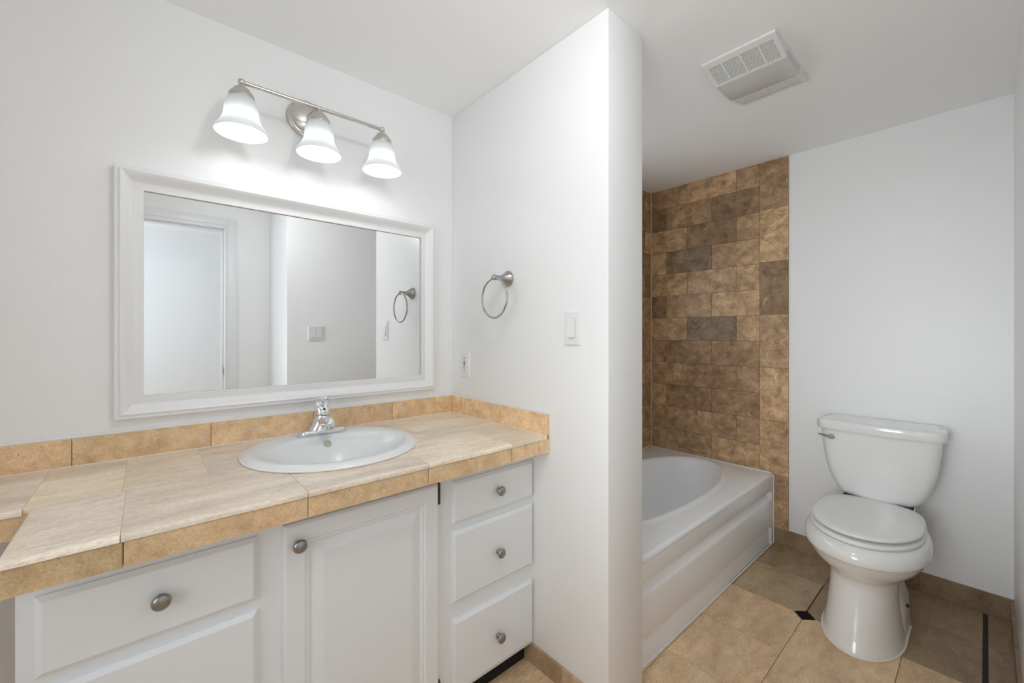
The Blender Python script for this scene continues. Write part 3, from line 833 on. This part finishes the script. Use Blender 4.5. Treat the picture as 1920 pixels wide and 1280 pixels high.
g = bmesh.new(); plate(g, f3, 0.116, 0.116); link('plate', g, M['plastic'], ds, smooth=False)
for u in (-0.023, 0.023):
    rocker(ds, f3, u, 0.006)
    for v in (-0.0485, 0.0485): screw(ds, f3, u, v, 0.006)

# ------------------------------------------------------------------ exhaust fan on the alcove ceiling
fx0, fx1, fy0, fy1 = 0.497, 0.913, -1.201, -0.950
fn = thing('exhaust_fan', 'white ceiling exhaust fan with louvred grilles and milky centre lens', 'exhaust fan', (0.705, -1.075, H))
lx0, lx1 = 0.628, 0.782                      # lens span
zl = H - 0.036
g = bmesh.new()
box(g, fx0, fx1, fy0, fy1, H - 0.007, H - 0.0003, bev=0.003)
link('base_frame', g, M['fanplastic'], fn, smooth=False)
for (a, b_) in ((fx0, lx0), (fx1, lx1)):
    s = 1 if b_ > a else -1
    g = bmesh.new()
    def pz(x): return H - 0.006 + (zl - (H - 0.006)) * (x - a) / (b_ - a)
    def pt(x, y, d=0.0): return (x, y, pz(x) + d)
    # rim of the sloped grille: two cheeks and end rails
    def bar(xa, xb, ya, yb, d0=-0.003, d1=0.003):
        vs_ = [[pt(xa, ya, d0), pt(xb, ya, d0), pt(xb, yb, d0), pt(xa, yb, d0)], [pt(xa, ya, d1), pt(xb, ya, d1), pt(xb, yb, d1), pt(xa, yb, d1)]]
        loft(g, vs_, cap0=True, cap1=True)
    A, Bx = a + s * 0.002, b_
    bar(A, Bx, fy0 + 0.002, fy0 + 0.016); bar(A, Bx, fy1 - 0.016, fy1 - 0.002)
    bar(A, A + s * 0.026, fy0 + 0.016, fy1 - 0.016); bar(Bx - s * 0.008, Bx, fy0 + 0.016, fy1 - 0.016)
    for k in (1, 2, 3):
        y = fy0 + (fy1 - fy0) * k / 4
        bar(A + s * 0.026, Bx - s * 0.008, y - 0.0025, y + 0.0025)
    cheek = None
    for y in (fy0 + 0.003, fy1 - 0.003):        # closed triangular cheeks up to the ceiling
        vs_ = [g.verts.new((a + s * 0.004, y, H - 0.006)), g.verts.new((b_, y, H - 0.006)), g.verts.new((b_, y, zl))]
        g.faces.new(vs_)
    gr = link('grille', g, M['fanplastic'], fn, smooth=False)
    g = bmesh.new()
    n_s = 12
    for k in range(n_s):
        x = A + s * 0.028 + (Bx - s * 0.012 - A - s * 0.028) * (k + 0.5) / n_s
        w = 0.0022
        q0 = [pt(x - w, fy0 + 0.014, -0.0015), pt(x + w, fy0 + 0.014, -0.0015), pt(x + w, fy1 - 0.014, -0.0015), pt(x - w, fy1 - 0.014, -0.0015)]
        q1 = [(p[0] + s * 0.002, p[1], p[2] + 0.004) for p in q0]
        loft(g, [q0, q1], cap0=True, cap1=True)
    link('louvre', g, M['fanplastic'], gr, smooth=False)
    g = bmesh.new(); v4 = [pt(A + s * 0.02, fy0 + 0.01, 0.005), pt(Bx - s * 0.004, fy0 + 0.01, 0.005), pt(Bx - s * 0.004, fy1 - 0.01, 0.005), pt(A + s * 0.02, fy1 - 0.01, 0.005)]
    g.faces.new([g.verts.new(p) for p in v4])
    link('louvre_gap_shade', g, M['slot'], gr, smooth=False)  # dark sheet, painted shade for the gaps between the louvres
g = bmesh.new(); rings = []
for i in range(21):
    t_ = i / 20; y = fy0 + 0.0025 + (fy1 - fy0 - 0.005) * t_
    e_ = min(t_, 1 - t_) * 10; dz = 0.003 * (1 - math.sqrt(max(0, 1 - (1 - min(1, e_)) ** 2)))
    rings.append([(lx0, y, H - 0.006), (lx0, y, zl + dz), (lx0 + 0.006, y, zl - 0.003 + dz), ((lx0 + lx1) / 2, y, zl - 0.006 + dz), (lx1 - 0.006, y, zl - 0.003 + dz), (lx1, y, zl + dz), (lx1, y, H - 0.006)])
loft(g, rings, close=False)
for r in (rings[0], rings[-1]): g.faces.new([g.verts.new(p) for p in r])
ln = link('lens', g, M['lens'], fn, angle=40); ln['label'] = 'grey milky lens'

# ------------------------------------------------------------------ bathtub
TX0, TX1, TY0, TY1, TZ = 0.1975, 1.6785, -0.842, -0.0545, 0.408
tub = thing('bathtub', 'white oval soaking tub with stepped apron beside the toilet', 'bathtub', (0.94, -0.45, 0))
cx, cy = (TX0 + TX1) / 2, (TY0 + TY1) / 2
rx, ry = 0.668, 0.272
nn = 128
hx, hy = (TX1 - TX0) / 2, (TY1 - TY0) / 2
ca = math.atan2(hy, hx)
angs = []
for q0, q1 in ((-ca, ca), (ca, PI - ca), (PI - ca, PI + ca), (PI + ca, 2 * PI - ca)):
    for i in range(nn // 4): angs.append(q0 + (q1 - q0) * i / (nn // 4))
def rectp(a, ins, z):
    dx, dy = math.cos(a), math.sin(a)
    s = min((hx - 0) / abs(dx) if abs(dx) > 1e-9 else 1e9, (hy - 0) / abs(dy) if abs(dy) > 1e-9 else 1e9)
    x, y = dx * s, dy * s
    x = max(-hx + ins, min(hx - ins, x)); y = max(-hy + ins, min(hy - ins, y))
    return (cx + x, cy + y, z)
def oval(a, k, z, e=2.25, d=0.0):
    # same direction as the rectangle ray so that the quads stay straight
    dx, dy = math.cos(a), math.sin(a)
    s = (abs(dx / (rx * k + d)) ** e + abs(dy / (ry * k + d)) ** e) ** (-1 / e)
    return (cx + dx * s, cy + dy * s, z)
rings = [[rectp(a, 0.0, TZ - 0.02) for a in angs], [rectp(a, 0.0, TZ - 0.012) for a in angs], [rectp(a, 0.0025, TZ - 0.005) for a in angs], [rectp(a, 0.007, TZ - 0.001) for a in angs], [rectp(a, 0.014, TZ) for a in angs]]
for k, d, z in ((1, 0.036, TZ), (1, 0.028, TZ + 0.001), (1, 0.020, TZ + 0.006), (1, 0.010, TZ + 0.0085), (1, 0.0, TZ + 0.006), (1, -0.010, TZ - 0.003), (1, -0.017, TZ - 0.016), (1, -0.024, TZ - 0.045), (1, -0.036, TZ - 0.11),
                (1, -0.052, TZ - 0.20), (1, -0.075, TZ - 0.28), (1, -0.11, TZ - 0.325), (1, -0.15, TZ - 0.34), (0.2, 0, TZ - 0.345)):
    rings.append([oval(a, k, z, d=d) for a in angs])
g = bmesh.new(); loft(g, rings, cap1=True)
shell = link('basin', g, M['acrylic'], tub, angle=50)
# apron: a moulded profile run along the front, flush at its right end
pr = [(TZ - 0.019, 0.0), (0.319, 0.0), (0.315, 0.002), (0.310, 0.016), (0.304, 0.028), (0.298, 0.0305), (0.291, 0.0285), (0.260, 0.0075), (0.254, 0.0055), (0.246, 0.005), (0.108, 0.003), (0.104, 0.005), (0.098, 0.016), (0.091, 0.0185), (0.084, 0.0145), (0.079, 0.012), (0.012, 0.010), (0.0, 0.010)]
fl_ = [(z, 0.0 if z > 0.1 else 0.002) for z, y in pr]
g = bmesh.new()
rings = [[(TX0, TY0 + y, z) for z, y in pr], [(1.640, TY0 + y, z) for z, y in pr], [(1.653, TY0 + y, z) for z, y in fl_], [(1.670, TY0 + y, z) for z, y in fl_], [(TX1 - 0.002, TY0 + 0.003 + y, z) for z, y in fl_], [(TX1, TY0 + 0.01 + y, z) for z, y in fl_]]
loft(g, rings, close=False)
link('apron', g, M['acrylic'], tub, angle=30)
g = bmesh.new()
tube(g, [(TX1 + 0.001, TY0 - 0.001, 0.0), (TX1 + 0.001, TY0 - 0.001, TZ - 0.012), (TX1 + 0.001, TY0 + 0.012, TZ), (TX1 + 0.001, TY1, TZ + 0.001), (TX0, TY1, TZ + 0.001)], 0.004, n=8)
tube(g, [(TX0 + 0.003, TY0 + 0.007, 0.002), (TX1, TY0 + 0.001, 0.002)], 0.004, n=8)
link('caulk_bead', g, M['caulk'], tub)

# ------------------------------------------------------------------ toilet
TC = -1.328
to = thing('toilet', 'white two-piece toilet with closed lid standing against the white wall', 'toilet', (1.30, TC, 0))
def plan(xf, xb, w, z, n=72, mid=0.52, eb=2.6, ef=2.0, cy=TC):
    xm = xf + mid * (xb - xf); out = []
    for i in range(n):
        a = 2 * PI * i / n; c, s = math.cos(a), math.sin(a)
        if c >= 0: e = ef; lx = xm - xf; sg = -1
        else: e = eb; lx = xb - xm; sg = 1
        x = xm + sg * lx * abs(c) ** (2 / e); y = cy + w * math.copysign(abs(s) ** (2 / e), s)
        out.append((x, y, z))
    return out
g = bmesh.new()
loft(g, [plan(0.934, 1.36, 0.129, 0.), plan(0.932, 1.36, 0.130, 0.006), plan(0.936, 1.355, 0.1275, 0.013), plan(0.950, 1.345, 0.121, 0.05), plan(0.972, 1.335, 0.1135, 0.11), plan(0.992, 1.325, 0.1085, 0.17), plan(1.006, 1.32, 0.1075, 0.219),
         plan(1.010, 1.325, 0.1095, 0.242), plan(1.006, 1.34, 0.114, 0.256), plan(0.994, 1.36, 0.126, 0.266), plan(0.974, 1.38, 0.147, 0.282), plan(0.950, 1.41, 0.169, 0.304), plan(0.934, 1.43, 0.183, 0.326), plan(0.923, 1.45, 0.1915, 0.347),
         plan(0.9185, 1.455, 0.195, 0.3545), plan(0.9115, 1.46, 0.2012, 0.3549), plan(0.9085, 1.465, 0.2028, 0.360), plan(0.910, 1.47, 0.2015, 0.382), plan(0.920, 1.47, 0.197, 0.399), plan(0.933, 1.47, 0.190, 0.409), plan(0.950, 1.468, 0.178, 0.413)], cap0=True, cap1=True)
bowl = link('bowl', g, M['porcelain'], to, angle=60)
# rear foot with the trapway panel and the deck under the tank
g = bmesh.new()
loft(g, [plan(1.12, 1.475, 0.129, 0.0, mid=0.4, ef=3.2, eb=4), plan(1.12, 1.475, 0.130, 0.006, mid=0.4, ef=3.2, eb=4), plan(1.12, 1.472, 0.127, 0.014, mid=0.4, ef=3.2, eb=4), plan(1.13, 1.468, 0.1265, 0.06, mid=0.4, ef=3, eb=4), plan(1.14, 1.455, 0.1225, 0.12, mid=0.4, ef=3, eb=4),
         plan(1.15, 1.43, 0.110, 0.17, mid=0.4, ef=3, eb=3.5), plan(1.16, 1.40, 0.085, 0.24, mid=0.4, ef=3, eb=3.5), plan(1.17, 1.44, 0.085, 0.30, mid=0.4, ef=3, eb=3.5), plan(1.18, 1.56, 0.105, 0.35, mid=0.4, ef=3, eb=4), plan(1.2, 1.63, 0.128, 0.385, mid=0.4, ef=3, eb=5), plan(1.2, 1.64, 0.13, 0.435, mid=0.4, ef=3, eb=5), plan(1.2, 1.638, 0.126, 0.44, mid=0.4, ef=3, eb=5)], cap0=True, cap1=False)
# deck stays hidden under the seat at the front
for v in g.verts:
    if v.co.z > 0.37 and v.co.x < 1.43: v.co.z = min(v.co.z, 0.408)
link('trapway', g, M['porcelain'], to, angle=60)
g = bmesh.new()
tube(g, [(x, y, 0.0025) for x, y, z in [(1.32, TC - 0.1305, 0)] + plan(0.9305, 1.36, 0.131, 0)[-19:] + plan(0.9305, 1.36, 0.131, 0)[:20] + [(1.32, TC + 0.1305, 0)]], 0.0035, n=8)
link('caulk_bead', g, M['caulk'], to)
g = bmesh.new()
lathe(g, [(0.007, 0), (0.007, 0.010), (0.004, 0.014), (0.0005, 0.015)], (1.25, TC - 0.119, 0.115), (0, -1, 0.15), 14)
link('bolt', g, M['black'], to)
# seat and lid
def slabring(bm, dx0, dx1, w, z0, z1, r=0.007, dome=0.0, tiltz=0.0):
    R = []
    for i, z in ((r, z0), (r * 0.3, z0 + r * 0.3), (0, z0 + r), (0, z1 - r), (r * 0.3, z1 - r * 0.3), (r, z1)):
        R.append(plan(dx0 + i, dx1 - i, w - i, z, mid=0.47, eb=3.3))
    R.append(plan(dx0 + 0.05, dx1 - 0.05, w - 0.05, z1 + dome * 0.7, mid=0.5, eb=2.9)); R.append(plan(dx0 + 0.12, dx1 - 0.12, w - 0.12, z1 + dome, mid=0.5, eb=2.9))
    if tiltz:
        R = [[(x, y, z + tiltz * (dx1 - x) / (dx1 - dx0)) for x, y, z in q] for q in R]
    loft(bm, R, cap0=True, cap1=True)
g = bmesh.new(); slabring(g, 0.945, 1.474, 0.183, 0.4155, 0.432, 0.006); link('seat', g, M['seat'], to, angle=50)
g = bmesh.new(); slabring(g, 0.950, 1.484, 0.1795, 0.4345, 0.4485, 0.006, 0.004, 0.009); link('lid', g, M['seat'], to, angle=50)
for s in (-1, 1):
    g = bmesh.new(); tube(g, [(1.466, TC + s * 0.05, 0.428), (1.466, TC + s * 0.095, 0.428)], 0.009, n=14)
    link('hinge', g, M['seat'], to)
# tank: U-shaped front, bowed face
def tank_ring(z, w, xf, xb, bow, n=20):
    out = []
    r = 0.018
    for i in range(n + 1):
        u = -1 + 2 * i / n
        ex = 1 - math.sqrt(max(0, 1 - max(0, (abs(u) - 0.90) / 0.10) ** 2))
        out.append((xf + bow * u * u + ex * r, TC + u * w, z))
    for i in range(n + 1):
        u = 1 - 2 * i / n
        ex = 1 - math.sqrt(max(0, 1 - max(0, (abs(u) - 0.94) / 0.06) ** 2))
        out.append((xb - ex * r, TC + u * (w - 0.004), z))
    return out
XB = 1.664
tk = [(0.4405, 0.105, 1.492), (0.443, 0.124, 1.484), (0.452, 0.138, 1.480), (0.466, 0.151, 1.478), (0.49, 0.165, 1.476), (0.53, 0.1825, 1.472), (0.58, 0.196, 1.469), (0.64, 0.2065, 1.466), (0.70, 0.2125, 1.464), (0.753, 0.216, 1.462)]
g = bmesh.new(); loft(g, [tank_ring(z, w, x, XB, 0.022) for z, w, x in tk], cap0=True, cap1=True)
tank = link('tank', g, M['porcelain'], to, angle=45)
g = bmesh.new()
loft(g, [tank_ring(z, w, x, XB + 0.006, 0.026) for z, w, x in ((0.7535, 0.224, 1.452), (0.755, 0.2285, 1.447), (0.760, 0.2305, 1.4445), (0.790, 0.2305, 1.4445), (0.797, 0.2285, 1.447), (0.7995, 0.223, 1.454), (0.8005, 0.19, 1.47))], cap0=True, cap1=True)
link('tank_lid', g, M['porcelain'], to, angle=45)
hy_ = TC + 0.168
g = lathe(bmesh.new(), [(0.013, 0), (0.0135, 0.004), (0.0115, 0.008), (0.009, 0.014), (0.0085, 0.018), (0.0005, 0.0185)], (1.484, hy_, 0.716), (-1, 0, 0), 24)
ha = link('flush_handle', g, M['pewter'], tank, angle=40)
g = bmesh.new()
tube(g, [(1.4675, hy_ + 0.004, 0.716), (1.466, hy_ + 0.02, 0.718), (1.468, hy_ + 0.045, 0.722), (1.470, hy_ + 0.055, 0.723)], [0.0065, 0.0055, 0.004, 0.0025], n=12)
link('flush_lever', g, M['pewter'], tank)
